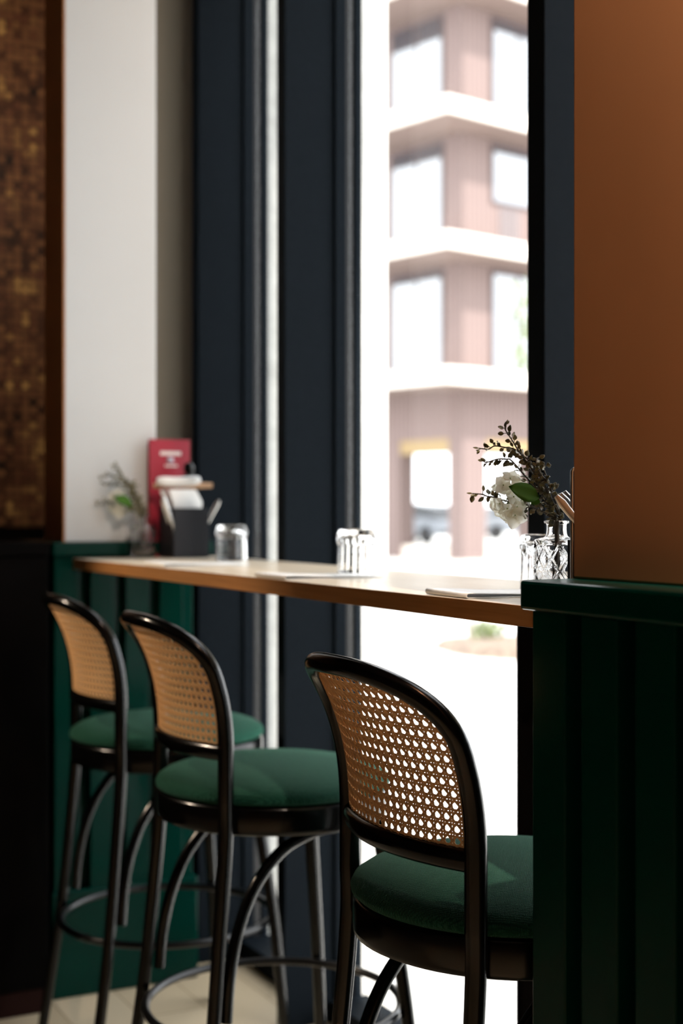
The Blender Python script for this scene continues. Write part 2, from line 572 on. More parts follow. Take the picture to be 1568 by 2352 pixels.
def cane_mesh():
    mb = MB()
    p, hw, off, th = 0.0142, 0.00125, 0.0019, 0.00045
    # arc length along the bowed back in y
    N = 200
    ys = [-PYH + 2 * PYH * i / N for i in range(N + 1)]
    us = [0.0]
    for i in range(N):
        dy = ys[i + 1] - ys[i]
        dx = 0.040 * ((1 - (ys[i + 1] / PYH) ** 2) - (1 - (ys[i] / PYH) ** 2))
        us.append(us[-1] + math.hypot(dy, dx))
    U = us[-1]
    us = [u - U / 2 for u in us]
    def y_of(u):
        if u <= us[0]: return ys[0] + (u - us[0])
        if u >= us[-1]: return ys[-1] + (u - us[-1])
        lo, hi = 0, N
        while hi - lo > 1:
            mid = (lo + hi) // 2
            if us[mid] <= u: lo = mid
            else: hi = mid
        t = (u - us[lo]) / (us[hi] - us[lo])
        return ys[lo] + t * (ys[hi] - ys[lo])
    def surf(u, v, w):
        y = y_of(u)
        z = 0.79 + v
        e = 1e-3
        px = back_x(y, z)
        ty = Vector((back_x(y + e, z) - px, e, 0)).normalized()
        tz = Vector((back_x(y, z + e) - px, 0, e)).normalized()
        nrm = ty.cross(tz).normalized()        # towards +X
        return Vector((px, y, z)) + nrm * w
    def ok(u, v):
        return inside(y_of(u), 0.79 + v)
    def strand(u0, v0, du, dv, length, half, layer, wave):
        n = int(length / 0.0040)
        run = []
        for i in range(n + 1):
            t = length * i / n
            u, v = u0 + du * t, v0 + dv * t
            if ok(u, v):
                run.append((u, v))
            else:
                if len(run) > 1: emit(run, du, dv, half, layer, wave)
                run = []
        if len(run) > 1: emit(run, du, dv, half, layer, wave)
    def emit(run, du, dv, half, layer, wave):
        nu, nv = -dv, du
        vs, fs = [], []
        for i, (u, v) in enumerate(run):
            w = layer + wave * (1 if i % 2 else -1)
            for su, sw in ((-half, -th), (half, -th), (half, th), (-half, th)):
                vs.append(surf(u + nu * su, v + nv * su, w + sw))
        for i in range(len(run) - 1):
            a = i * 4
            for k in range(4):
                k2 = (k + 1) % 4
                fs.append((a + k, a + k2, a + 4 + k2, a + 4 + k))
        e = (len(run) - 1) * 4
        fs.append((3, 2, 1, 0)); fs.append((e, e + 1, e + 2, e + 3))
        mb.add(vs, fs)
    H = 0.21
    nu = int(U / p) + 2
    nv = int(H / p) + 2
    for i in range(-nu, nu + 1):
        for s in (-1, 1):
            u = (i + 0.5) * p * 1.0 + s * off
            if abs(u) < U / 2 + p: strand(u, -0.002, 0, 1, H + 0.01, hw, 0.0003, 0.0002)
    for j in range(-1, nv + 1):
        for s in (-1, 1):
            v = (j + 0.5) * p + s * off
            strand(-U / 2, v, 1, 0, U, hw, -0.0003, 0.0002)
    q = 1 / math.sqrt(2)
    for k in range(-2 * (nu + nv), 2 * (nu + nv)):
        c = (k + 0.5) * p
        # u + v = c
        strand(c + 0.02, -0.02, -q, q, 0.36, 0.00128, 0.0009, 0.0)
        # u - v = c
        strand(c - 0.02, -0.02, q, q, 0.36, 0.00128, -0.0009, 0.0)
    return mb

def make_stool():
    t = thing('bar_stool', 'x', 'bar stool', group='cane-backed bar stools at the window table')
    # legs
    for s in (-1, 1):
        fl = smooth_path([(0.203, s * 0.203, 0.0), (0.183, s * 0.183, 0.28), (0.158, s * 0.158, 0.5), (0.138, s * 0.138, 0.68)], 8)
        MB().tube(fl, [0.0115 + 0.003 * i / (len(fl) - 1) for i in range(len(fl))], 16).build('leg', M['lacquer'], t)
        rl = smooth_path([(-0.235, s * 0.190, 0.0), (-0.195, s * 0.174, 0.28), (-0.172, s * 0.164, 0.52), (-0.163, s * PYH, 0.645), (-0.163, s * PYH, 0.705)], 8)
        MB().tube(rl, [0.0115 + 0.0025 * i / (len(rl) - 1) for i in range(len(rl))], 16).build('leg', M['lacquer'], t)
        br = smooth_path([(-0.164, s * 0.166, 0.325), (-0.157, s * 0.164, 0.40), (-0.140, s * 0.160, 0.475), (-0.108, s * 0.156, 0.545),
                          (-0.058, s * 0.152, 0.600), (0.0, s * 0.148, 0.626), (0.055, s * 0.143, 0.632), (0.118, s * 0.137, 0.628)], 6)
        MB().tube(br, 0.0105, 14).build('curved_brace', M['lacquer'], t)
    # seat
    ap = [(0.0, 0.643), (0.16, 0.643), (0.208, 0.639), (0.2145, 0.642), (0.2155, 0.649), (0.2155, 0.681), (0.214, 0.687), (0.208, 0.6895), (0.0, 0.6896)]
    MB().lathe(ap, 72).build('seat_frame', M['lacquer'], t)
    cu = [(0.0, 0.689), (0.204, 0.6897), (0.2120, 0.6912), (0.2170, 0.6955), (0.2178, 0.7015), (0.2140, 0.7090), (0.203, 0.7165), (0.184, 0.7235),
          (0.154, 0.7300), (0.118, 0.7340), (0.066, 0.7365), (0.0, 0.7374)]
    MB().lathe(cu, 96).build('seat_cushion', M['fabric'], t)
    # back frame: bent rod, thicker over the top
    pts = [Vector((back_x(y, z), y, z)) for y, z in OUT]
    rad = [0.014 - 0.0012 * min(1, max(0, (p.z - 0.80) / 0.1)) for p in pts]
    MB().tube(pts, rad, 20).build('back_frame', M['lacquer'], t)
    ry = [-PYH + 2 * PYH * i / 30 for i in range(31)]
    MB().tube([Vector((back_x(y, 0.784), y, 0.783)) for y in ry], 0.0145, 16, flat=0.66).build('back_rail', M['lacquer'], t)
    cane_mesh().build('cane_panel', M['cane'], t)
    n = 72
    MB().tube([(0.236 * math.cos(2 * math.pi * k / n), 0.236 * math.sin(2 * math.pi * k / n), 0.285) for k in range(n)], 0.0078, 14, closed=True).build('foot_ring', M['black_metal'], t)
    return t

st = make_stool()
st.location = (1.074, 1.582, 0)
st['label'] = 'nearest black bar stool with woven cane back, in front of the brown pilaster'
dup(st, loc=(1.100, 2.410, 0), label='middle black bar stool of the row, green seat and woven cane back')
dup(st, loc=(1.124, 3.040, 0), label='farthest black bar stool of the row, by the green pier')

# ---------------------------------------------------------------- drinking glasses, upside down
def tumbler():
    # rim down on the table: z from 0 (rim) to 0.083 (base)
    def fn(r, z, a):
        if 0.004 < z < 0.056: return r * (1 + 0.020 * abs(math.cos(9 * a)) - 0.012)
        if z < 0.079 and z > 0.056: return r * (1 + 0.022 * math.cos(18 * a) * math.sin((z - 0.056) / 0.023 * math.pi))
        return r
    pr = [(0.0330, 0.0), (0.0350, 0.0005), (0.0356, 0.003), (0.0356, 0.008), (0.0352, 0.02), (0.0347, 0.035), (0.0342, 0.050), (0.0344, 0.0545),
          (0.0362, 0.0580), (0.0368, 0.0630), (0.0364, 0.0690), (0.0352, 0.0750), (0.0336, 0.0800), (0.0310, 0.0828), (0.0280, 0.0832), (0.0, 0.0826)]
    mb = MB()
    mb.lathe(pr[::1], 108, fn=lambda r, z, a: fn(r, z, a))
    mb.f.pop(-1) if False else None
    inner = [(0.0, 0.0715), (0.020, 0.0712), (0.0270, 0.069), (0.0298, 0.063), (0.0312, 0.050), (0.0322, 0.030), (0.0328, 0.010), (0.0330, 0.0)]
    # outer lathe caps its open rim: drop that cap and join the inner wall to it
    capi = [i for i, f in enumerate(mb.f) if len(f) == 108]
    for i in reversed(capi):
        del mb.f[i]; del mb.sm[i]
    m2 = MB().lathe(inner, 108)
    keep = [(f, s) for f, s in zip(m2.f, m2.sm) if len(f) != 108]
    mb.add(m2.v, [f for f, s in keep], True)
    return mb
GL = [((1.239, 1.746), 'upside-down clear tumbler behind the patterned vase at the near end of the table'),
      ((1.239, 2.343), 'upside-down clear tumbler in the middle of the table by the window fin'),
      ((1.300, 3.085), 'upside-down clear tumbler in front of the black cutlery holder at the far end')]
g0 = tumbler().build('drinking_glass', M['glass'])
for i, ((x, y), lab) in enumerate(GL):
    g = g0 if i == 0 else g0.copy()
    if i: COL.objects.link(g)
    g.location = (x, y, TZ + 0.0002)
    tag(g, lab, 'glass', 'upside-down tumblers on the window table')

# ---------------------------------------------------------------- folded paper napkins
def napkin():
    mb = MB()
    # folded sheet with a rounded fold along the front short side (x=0) and loose upper leaf
    prof = []
    for i in range(9):
        a = -math.pi / 2 - math.pi * i / 8
        prof.append((0.0032 + 0.0032 * math.cos(a) * 1.0, 0.0032 + 0.0028 * math.sin(a)))
    lower = [(0.195, 0.0004)] + prof
    upper = [(0.02, 0.0056), (0.05, 0.0044), (0.09, 0.0032), (0.14, 0.0024), (0.195, 0.0020)]
    line = lower + upper
    th = 0.0005
    n = len(line)
    ys = [0.0, 0.03, 0.06, 0.09, 0.115]
    vs, fs = [], []
    for j, yv in enumerate(ys):
        for i, (x, z) in enumerate(line):
            vs.append((x, yv, z + (0.0015 * (yv / 0.115) ** 2 if z > 0.004 else 0)))
    for j in range(len(ys) - 1):
        for i in range(n - 1):
            a = j * n + i
            fs.append((a, a + 1, a + n + 1, a + n))
    mb.add(vs, fs, True)
    return mb
NP = [((1.022, 1.616), 'white folded paper napkin at the near end of the oak table, before the vase'),
      ((1.022, 2.190), 'white folded paper napkin in front of the middle tumbler'),
      ((1.026, 2.795), 'white folded paper napkin at the far end of the table, before the far tumbler')]
n0 = napkin().build('paper_napkin', M['paper'])
so = n0.modifiers.new('solid', 'SOLIDIFY'); so.thickness = 0.0007; so.offset = 1
for i, ((x, y), lab) in enumerate(NP):
    o = n0 if i == 0 else n0.copy()
    if i: COL.objects.link(o)
    o.location = (x, y, TZ + 0.0008)
    o.rotation_euler = (0, 0, math.radians((-2, 3, 1)[i]))
    tag(o, lab, 'napkin', 'folded napkins on the window table')

# ---------------------------------------------------------------- patterned glass vases
def vase_mesh():
    R, H = 0.0305, 0.079
    def fn(r, z, a):
        if 0.006 < z < 0.074 and r > 0.026:
            u = a / (2 * math.pi) * 9
            v = (z - 0.004) / 0.034
            t1 = abs(((u + v) % 1.0) - 0.5) * 2
            t2 = abs(((u - v) % 1.0) - 0.5) * 2
            ridge = max(0.0, (max(t1, t2) - 0.84) / 0.16)
            dimple = 0.00018 * math.sin(60 * a) * math.sin(z * 2400)
            return r - 0.0014 + 0.0022 * ridge + dimple
        return r
    prof = [(0.0, 0.0), (0.027, 0.0), (0.0298, 0.0015), (0.0305, 0.004)]
    prof += [(0.0305, 0.0055 + 0.069 * i / 60) for i in range(61)]
    prof += [(0.0300, 0.0775), (0.0285, 0.0795), (0.024, 0.0812), (0.018, 0.0826), (0.0148, 0.0840), (0.0136, 0.0870), (0.0130, 0.0920), (0.0130, 0.0985),
             (0.0136, 0.1005), (0.0162, 0.1015), (0.0166, 0.1030), (0.0162, 0.1045), (0.0140, 0.1050)]
    prof += [(0.0118, 0.1045), (0.0106, 0.1000), (0.0104, 0.092), (0.0112, 0.086), (0.0135, 0.0815), (0.020, 0.0790), (0.0255, 0.0765), (0.0270, 0.072),
             (0.0272, 0.040), (0.0268, 0.010), (0.024, 0.0072), (0.0, 0.0066)]
    k = next(i for i, q in enumerate(prof) if q == (0.0118, 0.1045))
    mb = MB()
    base_fn = lambda r, z, a: fn(r, z, a)
    # outer part with relief, inner part plain
    mb.lathe(prof[:k + 1], 144, fn=base_fn)
    mb.f.pop(); mb.sm.pop()
    m2 = MB().lathe(prof[k:], 144)
    keep = [(f, s) for f, s in zip(m2.f, m2.sm) if len(f) != 144]
    mb.add(m2.v, [f for f, s in keep], True)
    return mb
VN = Vector((1.125, 1.556, TZ + 0.0002))
VF = Vector((1.180, 3.362, TZ + 0.0002))
v0 = vase_mesh().build('bottle_vase', M['glass'])
v0.location = VN
tag(v0, 'clear glass bottle vase with a raised diamond pattern beside the brown pilaster', 'vase', 'diamond-patterned bottle vases')
v1 = v0.copy(); COL.objects.link(v1); v1.location = VF
v1['label'] = 'blurred glass bottle vase at the far end of the table, before the white wall'

# ---------------------------------------------------------------- flowers (near vase first, then copied to the far vase)
M['stem'] = principled('grey_brown_stem', srgb(74, 66, 50), 0.6)
M['sprig_leaf'] = speckle(principled('olive_leaf', srgb(104, 106, 82), 0.34, spec=0.5), srgb(76, 82, 68), srgb(146, 138, 90), 140)
def petal_mat(name, col, through):
    m = principled(name, col, 0.6, spec=0.2)
    t = nd(m, 'ShaderNodeBsdfTranslucent')
    t.inputs['Color'].default_value = col
    mx = nd(m, 'ShaderNodeMixShader')
    mx.inputs[0].default_value = through
    out = m.node_tree.nodes['Material Output']
    lk(m, bsdf(m), 'BSDF', mx, 1); lk(m, t, 'BSDF', mx, 2); lk(m, mx, 'Shader', out, 'Surface')
    return m
M['petal'] = petal_mat('white_petal', srgb(252, 251, 242), 0.55)
M['petal_eye'] = principled('green_flower_eye', srgb(150, 170, 90), 0.6)
M['green_leaf'] = petal_mat('green_leaf', srgb(92, 142, 56), 0.4)

def Q(cx, cy, dd=0.0):
    """crop pixel of the bouquet -> local point relative to the near vase base"""
    return P(1060 + cx / 4.9, 960 + cy / 4.9, 1.89 + dd) - VN

def leaf_shape(mb, base, direction, normal, length, width, cup=0.15, tip=1.0):
    d = Vector(direction).normalized()
    n = Vector(normal)
    n = (n - d * n.dot(d)).normalized()
    s = d.cross(n)
    rows = 6
    vs, fs = [], []
    for i in range(rows + 1):
        t = i / rows
        w = width * 0.5 * (math.sin(math.pi * min(1, t ** 0.85)) ** 0.75 if 0 < t < 1 else 0.03)
        c = base + d * (length * t) + n * (-cup * length * (t - 0.5) ** 2 + cup * length * 0.25)
        for k in (-1, -0.5, 0, 0.5, 1):
            vs.append(c + s * (w * k) + n * (cup * 1.2 * width * (abs(k) ** 2) * 0.3))
    for i in range(rows):
        for k in range(4):
            a = i * 5 + k
            fs.append((a, a + 1, a + 6, a + 5))
    mb.add(vs, fs, True)

def sprig(name, label, ctrl, seed, step=0.0043, size=(0.0060, 0.0096), bare=0.30, twigs=2):
    rnd = random.Random(seed)
    t = thing(name, label, 'sprig', VN, group='leafy sprigs in the bottle vases')
    dd = [0.004 * math.sin(seed + i * 1.3) * min(1, i / 2) for i in range(len(ctrl))]
    pts = [Q(cx, cy, z) for (cx, cy), z in zip(ctrl, dd)]
    root = Vector((0.006 * math.cos(seed * 2.1), 0.006 * math.sin(seed * 2.1), 0.012))
    neck = Vector((pts[0].x * 0.35, pts[0].y * 0.35, 0.100))
    full = smooth_path([root, neck] + pts, 9)
    m = len(full)
    sb, lb = MB(), MB()
    sb.tube(full, [0.0014 - 0.0006 * i / (m - 1) for i in range(m)], 7)
    acc, start = 0.0, 18
    view = Vector((-S, -K, 0.0))
    ln = [0.0]
    for i in range(1, m): ln.append(ln[-1] + (full[i] - full[i - 1]).length)
    nxt = ln[start]
    side = 1
    for i in range(start, m - 1):
        if ln[i] < nxt: continue
        nxt += step * rnd.uniform(0.7, 1.4)
        tg = (full[i + 1] - full[i]).normalized()
        axis = Vector((rnd.uniform(-1, 1), rnd.uniform(-1, 1), rnd.uniform(-1, 1)))
        out = tg.cross(axis).normalized()
        side = -side
        dirv = (tg * rnd.uniform(0.1, 0.9) + out * rnd.uniform(0.6, 1.0)).normalized()
        stalk = full[i] + dirv * rnd.uniform(0.002, 0.0055)
        sb.tube([full[i], (full[i] + stalk) / 2 + tg * 0.0004, stalk], 0.0005, 5)
        L = rnd.uniform(*size)
        nrm = (view + Vector((rnd.uniform(-1, 1), rnd.uniform(-1, 1), rnd.uniform(-1, 1))) * 0.8)
        leaf_shape(lb, stalk, dirv, nrm, L, L * rnd.uniform(0.55, 0.85), rnd.uniform(0.1, 0.5))
    tg = (full[-1] - full[-2]).normalized()
    leaf_shape(lb, full[-1], tg, view, size[1] * 0.8, size[0] * 0.4)
    sb.build('stem', M['stem'], t)
    so = lb.build('leaves', M['sprig_leaf'], t)
    k = so.modifiers.new('solid', 'SOLIDIFY'); k.thickness = 0.0005
    return t

SPR = [('tall leafy sprig', [(1120, 1150), (1000, 900), (800, 590), (640, 370), (560, 240), (490, 130), (500, 75)],
        'tallest leafy sprig, rising to a thin bare tip'),
       ('', [(1080, 1150), (900, 860), (700, 640), (560, 480), (500, 465), (400, 465), (280, 500), (255, 480)],
        'leafy sprig bending left below the top one'),
       ('', [(1110, 1140), (860, 610), (700, 430), (590, 350), (480, 330), (370, 315), (300, 350), (190, 340)],
        'leafy sprig arching left to round end leaves'),
       ('', [(1050, 1150), (830, 1010), (640, 960), (480, 930), (390, 895), (300, 885), (230, 860), (120, 850)],
        'low dark sprig reaching far left across the white flower'),
       ('', [(1120, 1140), (1010, 830), (960, 720), (870, 600), (835, 480), (870, 445)],
        'short upright sprig with yellowish leaves on the right'),
       ('', [(1110, 1120), (1060, 960), (1020, 850), (985, 740), (920, 560), (950, 540)],
        'shortest curling sprig nearest the brown pilaster'),
       ('', [(1070, 1140), (940, 930), (860, 760), (800, 640), (740, 520), (760, 470)],
        'dense sprig in the middle of the bunch'),
       ('', [(1090, 1150), (900, 1050), (760, 1000), (700, 1060), (690, 1100)],
        'short drooping sprig under the green leaf')]
bouquet = []
for i, (_, ctrl, lab) in enumerate(SPR):
    bouquet.append((sprig('leafy_sprig', lab + ', in the near vase', ctrl, i + 3, step=0.0038 if i in (0, 4, 5, 6, 7) else 0.0036), lab))

def hydrangea():
    rnd = random.Random(5)
    t = thing('white_hydrangea', 'white hydrangea with a broad green leaf in the near vase', 'flower', VN, group='white hydrangeas in the bottle vases')
    c = Q(545, 900, 0.012)
    sb = MB()
    stem = smooth_path([(0.0, -0.004, 0.012), (-0.003, 0.0, 0.100), Q(1000, 1010, 0.004), Q(800, 930, 0.010), c], 8)
    sb.tube(stem, 0.0014, 8)
    sb.build('stem', M['stem'], t)
    pb, eb = MB(), MB()
    view = Vector((-S, -K, 0.0))
    spots = []
    for i in range(70):
        v = Vector((rnd.gauss(0, 1), rnd.gauss(0, 1), rnd.gauss(0, 1))).normalized()
        if v.dot(view) < -0.35: continue
        if all((v - w).length > 0.43 for w in spots): spots.append(v)
    R = 0.021
    def floret(center, v, size):
        a0 = rnd.uniform(0, math.pi)
        ax = v.cross(Vector((0.3, 0.2, 1))).normalized()
        ay = v.cross(ax)
        for k in range(4):
            a = a0 + k * math.pi / 2 + rnd.uniform(-0.15, 0.15)
            d = (ax * math.cos(a) + ay * math.sin(a)) + v * rnd.uniform(0.15, 0.55)
            leaf_shape(pb, center, d, v, size * rnd.uniform(0.9, 1.15), size * rnd.uniform(0.85, 1.1), rnd.uniform(0.1, 0.35))
        eb.lathe([(0, -0.0012), (0.0011, 0), (0, 0.0012)], 8, tuple(center + v * 0.0015))
        eb.tube([c, center], 0.0005, 5)
    for v in spots:
        sq = Vector((v.x, v.y, v.z * 1.25))
        floret(c + sq * R, v, 0.0125)
    floret(Q(600, 1090, 0.0), (view + Vector((0, 0, -0.5))).normalized(), 0.0175)
    floret(Q(470, 760, -0.004), (view + Vector((-0.3, 0, 0.4))).normalized(), 0.0145)
    floret(Q(545, 690, 0.0), (view * 0.6 + Vector((0, 0, 0.8))).normalized(), 0.0145)
    pb.build('flower_head', M['petal'], t)
    eb.build('flower_eyes', M['petal_eye'], t)
    lb = MB()
    leaf_shape(lb, Q(870, 900, -0.012), Q(480, 755, -0.024) - Q(870, 900, -0.012), view + Vector((0, 0, 0.5)), 0.045, 0.027, 0.12)
    leaf_shape(lb, Q(870, 900, -0.004), Q(770, 980, -0.012) - Q(870, 900, -0.004), view + Vector((0, 0, 0.2)), 0.016, 0.012, 0.12)
    o = lb.build('leaf', M['green_leaf'], t)
    k = o.modifiers.new('solid', 'SOLIDIFY'); k.thickness = 0.0005
    return t
hy = hydrangea()
for t, lab in bouquet:
    dup(t, loc=VF, label=lab + ', in the far vase')
dup(hy, loc=VF, label='blurred white hydrangea in the far vase, before the white wall')

# ---------------------------------------------------------------- cutlery holders and what they hold
def holder_box(name, label, x0, x1, y0, y1, h):
    t = thing(name, label, 'cutlery holder', ((x0 + x1) / 2, (y0 + y1) / 2, TZ + 0.0003), group='black cutlery holders on the window table')
    w, d, th = (x1 - x0) / 2, (y1 - y0) / 2, 0.003
    mb = MB()
    mb.box(-w, w, -d, -d + th, 0, h).box(-w, w, d - th, d, 0, h)
    mb.box(-w, -w + th, -d + th, d - th, 0, h).box(w - th, w, -d + th, d - th, 0, h)
    mb.box(-w + th, w - th, -d + th, d - th, 0, th)
    mb.build('box', M['holder'], t, 0.0006)
    mb = MB().box(-0.0015, 0.0015, -d + th, d - th, th, h - 0.006)
    mb.build('divider', M['holder'], t)
    return t
holder_box('cutlery_holder', 'black upright box holder with napkins at the far end of the table', 1.234, 1.326, 3.290, 3.396, 0.123)
holder_box('cutlery_holder', 'black box holder half hidden behind the brown pilaster', 1.113, 1.205, 1.408, 1.516, 0.080)

# far holder contents
top = TZ + 0.123
def slab(name, label, poly, d0, d1, th, mat, cat, group=None):
    """a stiff folded sheet: outline at depth d0 (top) to d1 (bottom), with real thickness"""
    ys = [q[1] for q in poly]
    y0, y1 = min(ys), max(ys)
    xl = min(q[0] for q in poly)
    pts = [P(x, y, d0 + (d1 - d0) * (y - y0) / (y1 - y0) + 0.0009 * (x - xl)) for x, y in poly]
    nrm = (pts[1] - pts[0]).cross(pts[2] - pts[0]).normalized() * th * 0.5
    n = len(pts)
    mb = MB().add([p - nrm for p in pts] + [p + nrm for p in pts],
                  [tuple(reversed(range(n))), tuple(range(n, 2 * n))] + [(i, (i + 1) % n, n + (i + 1) % n, n + i) for i in range(n)])
    return tag(mb.build(name, mat, None, th * 0.3), label, cat, group)
slab('cloth_napkin', 'white folded napkin standing upright in the front of the far black holder',
     [(386, 1124), (449, 1124), (463, 1152), (459, 1215), (412, 1215)], 3.515, 3.535, 0.007, M['paper'], 'napkin', 'napkins in the far holder')
slab('cloth_napkin', 'narrow white napkin fanned out to the left in the far black holder',
     [(366, 1127), (380, 1123), (409, 1180), (409, 1215), (402, 1215)], 3.53, 3.56, 0.005, M['paper'], 'napkin', 'napkins in the far holder')
ra, rb = P(360, 1107, 3.505), P(459, 1105, 3.545)
rp = [ra.lerp(rb, i / 16) + Vector((0, 0, 0.0035 * (2 * i / 16 - 1) ** 2)) for i in range(17)]
o = MB().tube(rp, [0.0068, 0.0100, 0.0112] + [0.0116] * 11 + [0.0112, 0.0100, 0.0068], 18).build('napkin_roll', M['paper'])
tag(o, 'white rolled napkin lying across the top of the far black holder', 'napkin')
def rod(name, label, a, b, r, mat, cat, group=None, taper=1.0):
    a, b = Vector(a), Vector(b)
    n = 10
    pts = [a.lerp(b, i / n) for i in range(n + 1)]
    rr = [r * (0.55 + 0.45 * math.sin(math.pi * min(max(i / n, 0.06), 0.94)) ** 0.4) for i in range(n + 1)]
    o = MB().tube(pts, rr, 14).build(name, mat)
    return tag(o, label, cat, group)
rod('wooden_spoon', 'pale wooden handle lying under the napkin roll of the far holder', P(352, 1116, 3.535), P(487, 1115, 3.58), 0.0082, M['beige_wood'], 'utensil')

def knife(label, a, b, roll=0.0):
    """a table knife standing in a holder, handle up"""
    a, b = Vector(a), Vector(b)
    t = thing('table_knife', label, 'knife', a, group='steel cutlery in the black holders')
    d = b - a
    hb = MB().tube([d * (0.45 + 0.55 * i / 8) for i in range(9)], [0.0028, 0.0034, 0.004, 0.0044, 0.0048, 0.0052, 0.0056, 0.0056, 0.003], 12, flat=0.6)
    hb.build('handle', M['steel'], t)
    bb = MB().tube([d * (0.47 * i / 6) for i in range(7)], [0.002, 0.006, 0.007, 0.0075, 0.007, 0.006, 0.003], 10, flat=0.12)
    bb.build('blade', M['steel'], t)
    return t
knife('steel knife leaning out to the right of the far black holder', (1.290, 3.32, TZ + 0.006), (1.357, 3.300, top + 0.020))
knife('steel knife leaning right beside its twin in the far black holder', (1.296, 3.35, TZ + 0.006), (1.366, 3.325, top + 0.018))
knife('steel knife leaning left out of the far black holder', (1.262, 3.30, TZ + 0.006), (1.205, 3.290, top + 0.030))
knife('steel knife leaning left just inside the left napkin of the far holder', (1.268, 3.352, TZ + 0.006), (1.213, 3.318, top + 0.022))

# black pepper mill in the far holder
pm = thing('pepper_mill', 'black pepper mill standing behind the napkin in the far holder', 'pepper mill', (1.302, 3.366, TZ + 0.004))
MB().lathe([(0, 0), (0.016, 0), (0.016, 0.10), (0.0145, 0.15), (0.0155, 0.175), (0.0165, 0.205), (0.0, 0.206)], 32).build('body', M['lacquer'], pm)
MB().lathe([(0, 0.206), (0.008, 0.206), (0.0135, 0.212), (0.0145, 0.222), (0.010, 0.233), (0.0, 0.236)], 32).build('knob', M['lacquer'], pm)

# burgundy menu leaning at the far wall
mn = thing('menu_card', 'burgundy menu card with white print standing behind the far holder', 'menu', (1.279, 3.414, TZ + 0.0003))
w = 0.112
zt = 0.297
fm = Matrix.Rotation(math.radians(4), 4, 'Z')
MB().box(-w / 2 - 0.012, w / 2 - 0.012, -0.004, 0.004, 0, zt, fm).build('card', M['menu_red'], mn, 0.0006)
# two lines of lettering and a crest, too small and blurred to be read
tx = MB()
rr = random.Random(3)
xk = -0.038
while xk < 0.018:
    wl = rr.uniform(0.0035, 0.006)
    tx.box(xk, xk + wl, -0.0048, -0.004, zt - 0.040, zt - 0.030, fm)
    xk += wl + 0.0013
tx.build('title_lettering', M['print_white'], mn)['label'] = 'white lettering'
em = MB()
em.lathe([(0, -0.0006), (0.0095, -0.0004), (0.0095, 0.0004), (0, 0.0006)], 20)
em.v = [tuple(fm @ Vector((-0.011 + x, -0.0046 + z, zt - 0.052 + y * 0.75))) for x, y, z in em.v]
em.build('emblem', M['print_grey'], mn)['label'] = 'grey emblem'
t2 = MB()
xk = -0.026
while xk < 0.006:
    wl = rr.uniform(0.002, 0.004)
    t2.box(xk, xk + wl, -0.0048, -0.004, zt - 0.069, zt - 0.064, fm)
    xk += wl + 0.0012
t2.build('small_lettering', M['print_white'], mn)

# near holder contents: knives and the thin framed card at the pilaster edge
for i, (dx, dz, lab) in enumerate([(0.000, 0.000, 'lowest steel knife showing left of the brown pilaster'),
                                   (0.004, 0.008, 'steel knife in the middle of three left of the brown pilaster'),
                                   (0.010, 0.014, 'topmost steel knife showing left of the brown pilaster')]):
    a = Vector((1.170 + dx * 0.5, 1.440 + 0.012 * i, TZ + 0.006))
    b = P(1277 + 9 * i, 1139 - 5 * i, 1.80 + 0.02 * i)
    knife(lab, a, b)
sc = thing('card_stand', 'slim dark card with a bright metal rim at the edge of the brown pilaster', 'card stand', (1.0865, 1.470, TZ + 0.0003))
def rrect(w, h, r, n=6):
    pts = []
    for cx, cz, a0 in ((w - r, h - r, 0), (r, h - r, 90), (r, r, 180), (w - r, r, 270)):
        for i in range(n + 1):
            a = math.radians(a0 + 90 * i / n)
            pts.append((cx + r * math.cos(a), cz + r * math.sin(a)))
    return pts
pts = rrect(0.11, 0.172, 0.006)
mb = MB()
n = len(pts)
mb.add([(x, -0.002, z) for x, z in pts] + [(x, 0.002, z) for x, z in pts],
       [tuple(range(n)), tuple(reversed(range(n, 2 * n)))] + [(i, (i + 1) % n, n + (i + 1) % n, n + i) for i in range(n)])
mb.build('card', M['holder'], sc)
MB().tube([(x, 0, z) for x, z in pts], 0.0022, 8, closed=True).build('rim', M['steel'], sc)['label'] = 'bright metal rim'

# ---------------------------------------------------------------- outside
def ground_mat():
    m = principled('pale_paving', srgb(205, 203, 198), 0.8, spec=0.2)
    mp = coords(m, (1, 1, 1), (0, 0, math.radians(13)))
    b = nd(m, 'ShaderNodeTexBrick')
    b.inputs['Color1'].default_value = srgb(212, 210, 206)
    b.inputs['Color2'].default_value = srgb(200, 199, 196)
    b.inputs['Mortar'].default_value = srgb(170, 168, 164)
    b.inputs['Scale'].default_value = 1
    b.inputs['Brick Width'].default_value = 0.4
    b.inputs['Row Height'].default_value = 0.2
    b.inputs['Mortar Size'].default_value = 0.004
    lk(m, mp, 'Vector', b, 'Vector')
    lk(m, b, 'Color', bsdf(m), 'Base Color')
    return m
M['ground'] = ground_mat()
struct('ground', MB().box(1.66, 120, -60, 120, -0.12, -0.02), M['ground'], label='bright pavement outside the window')

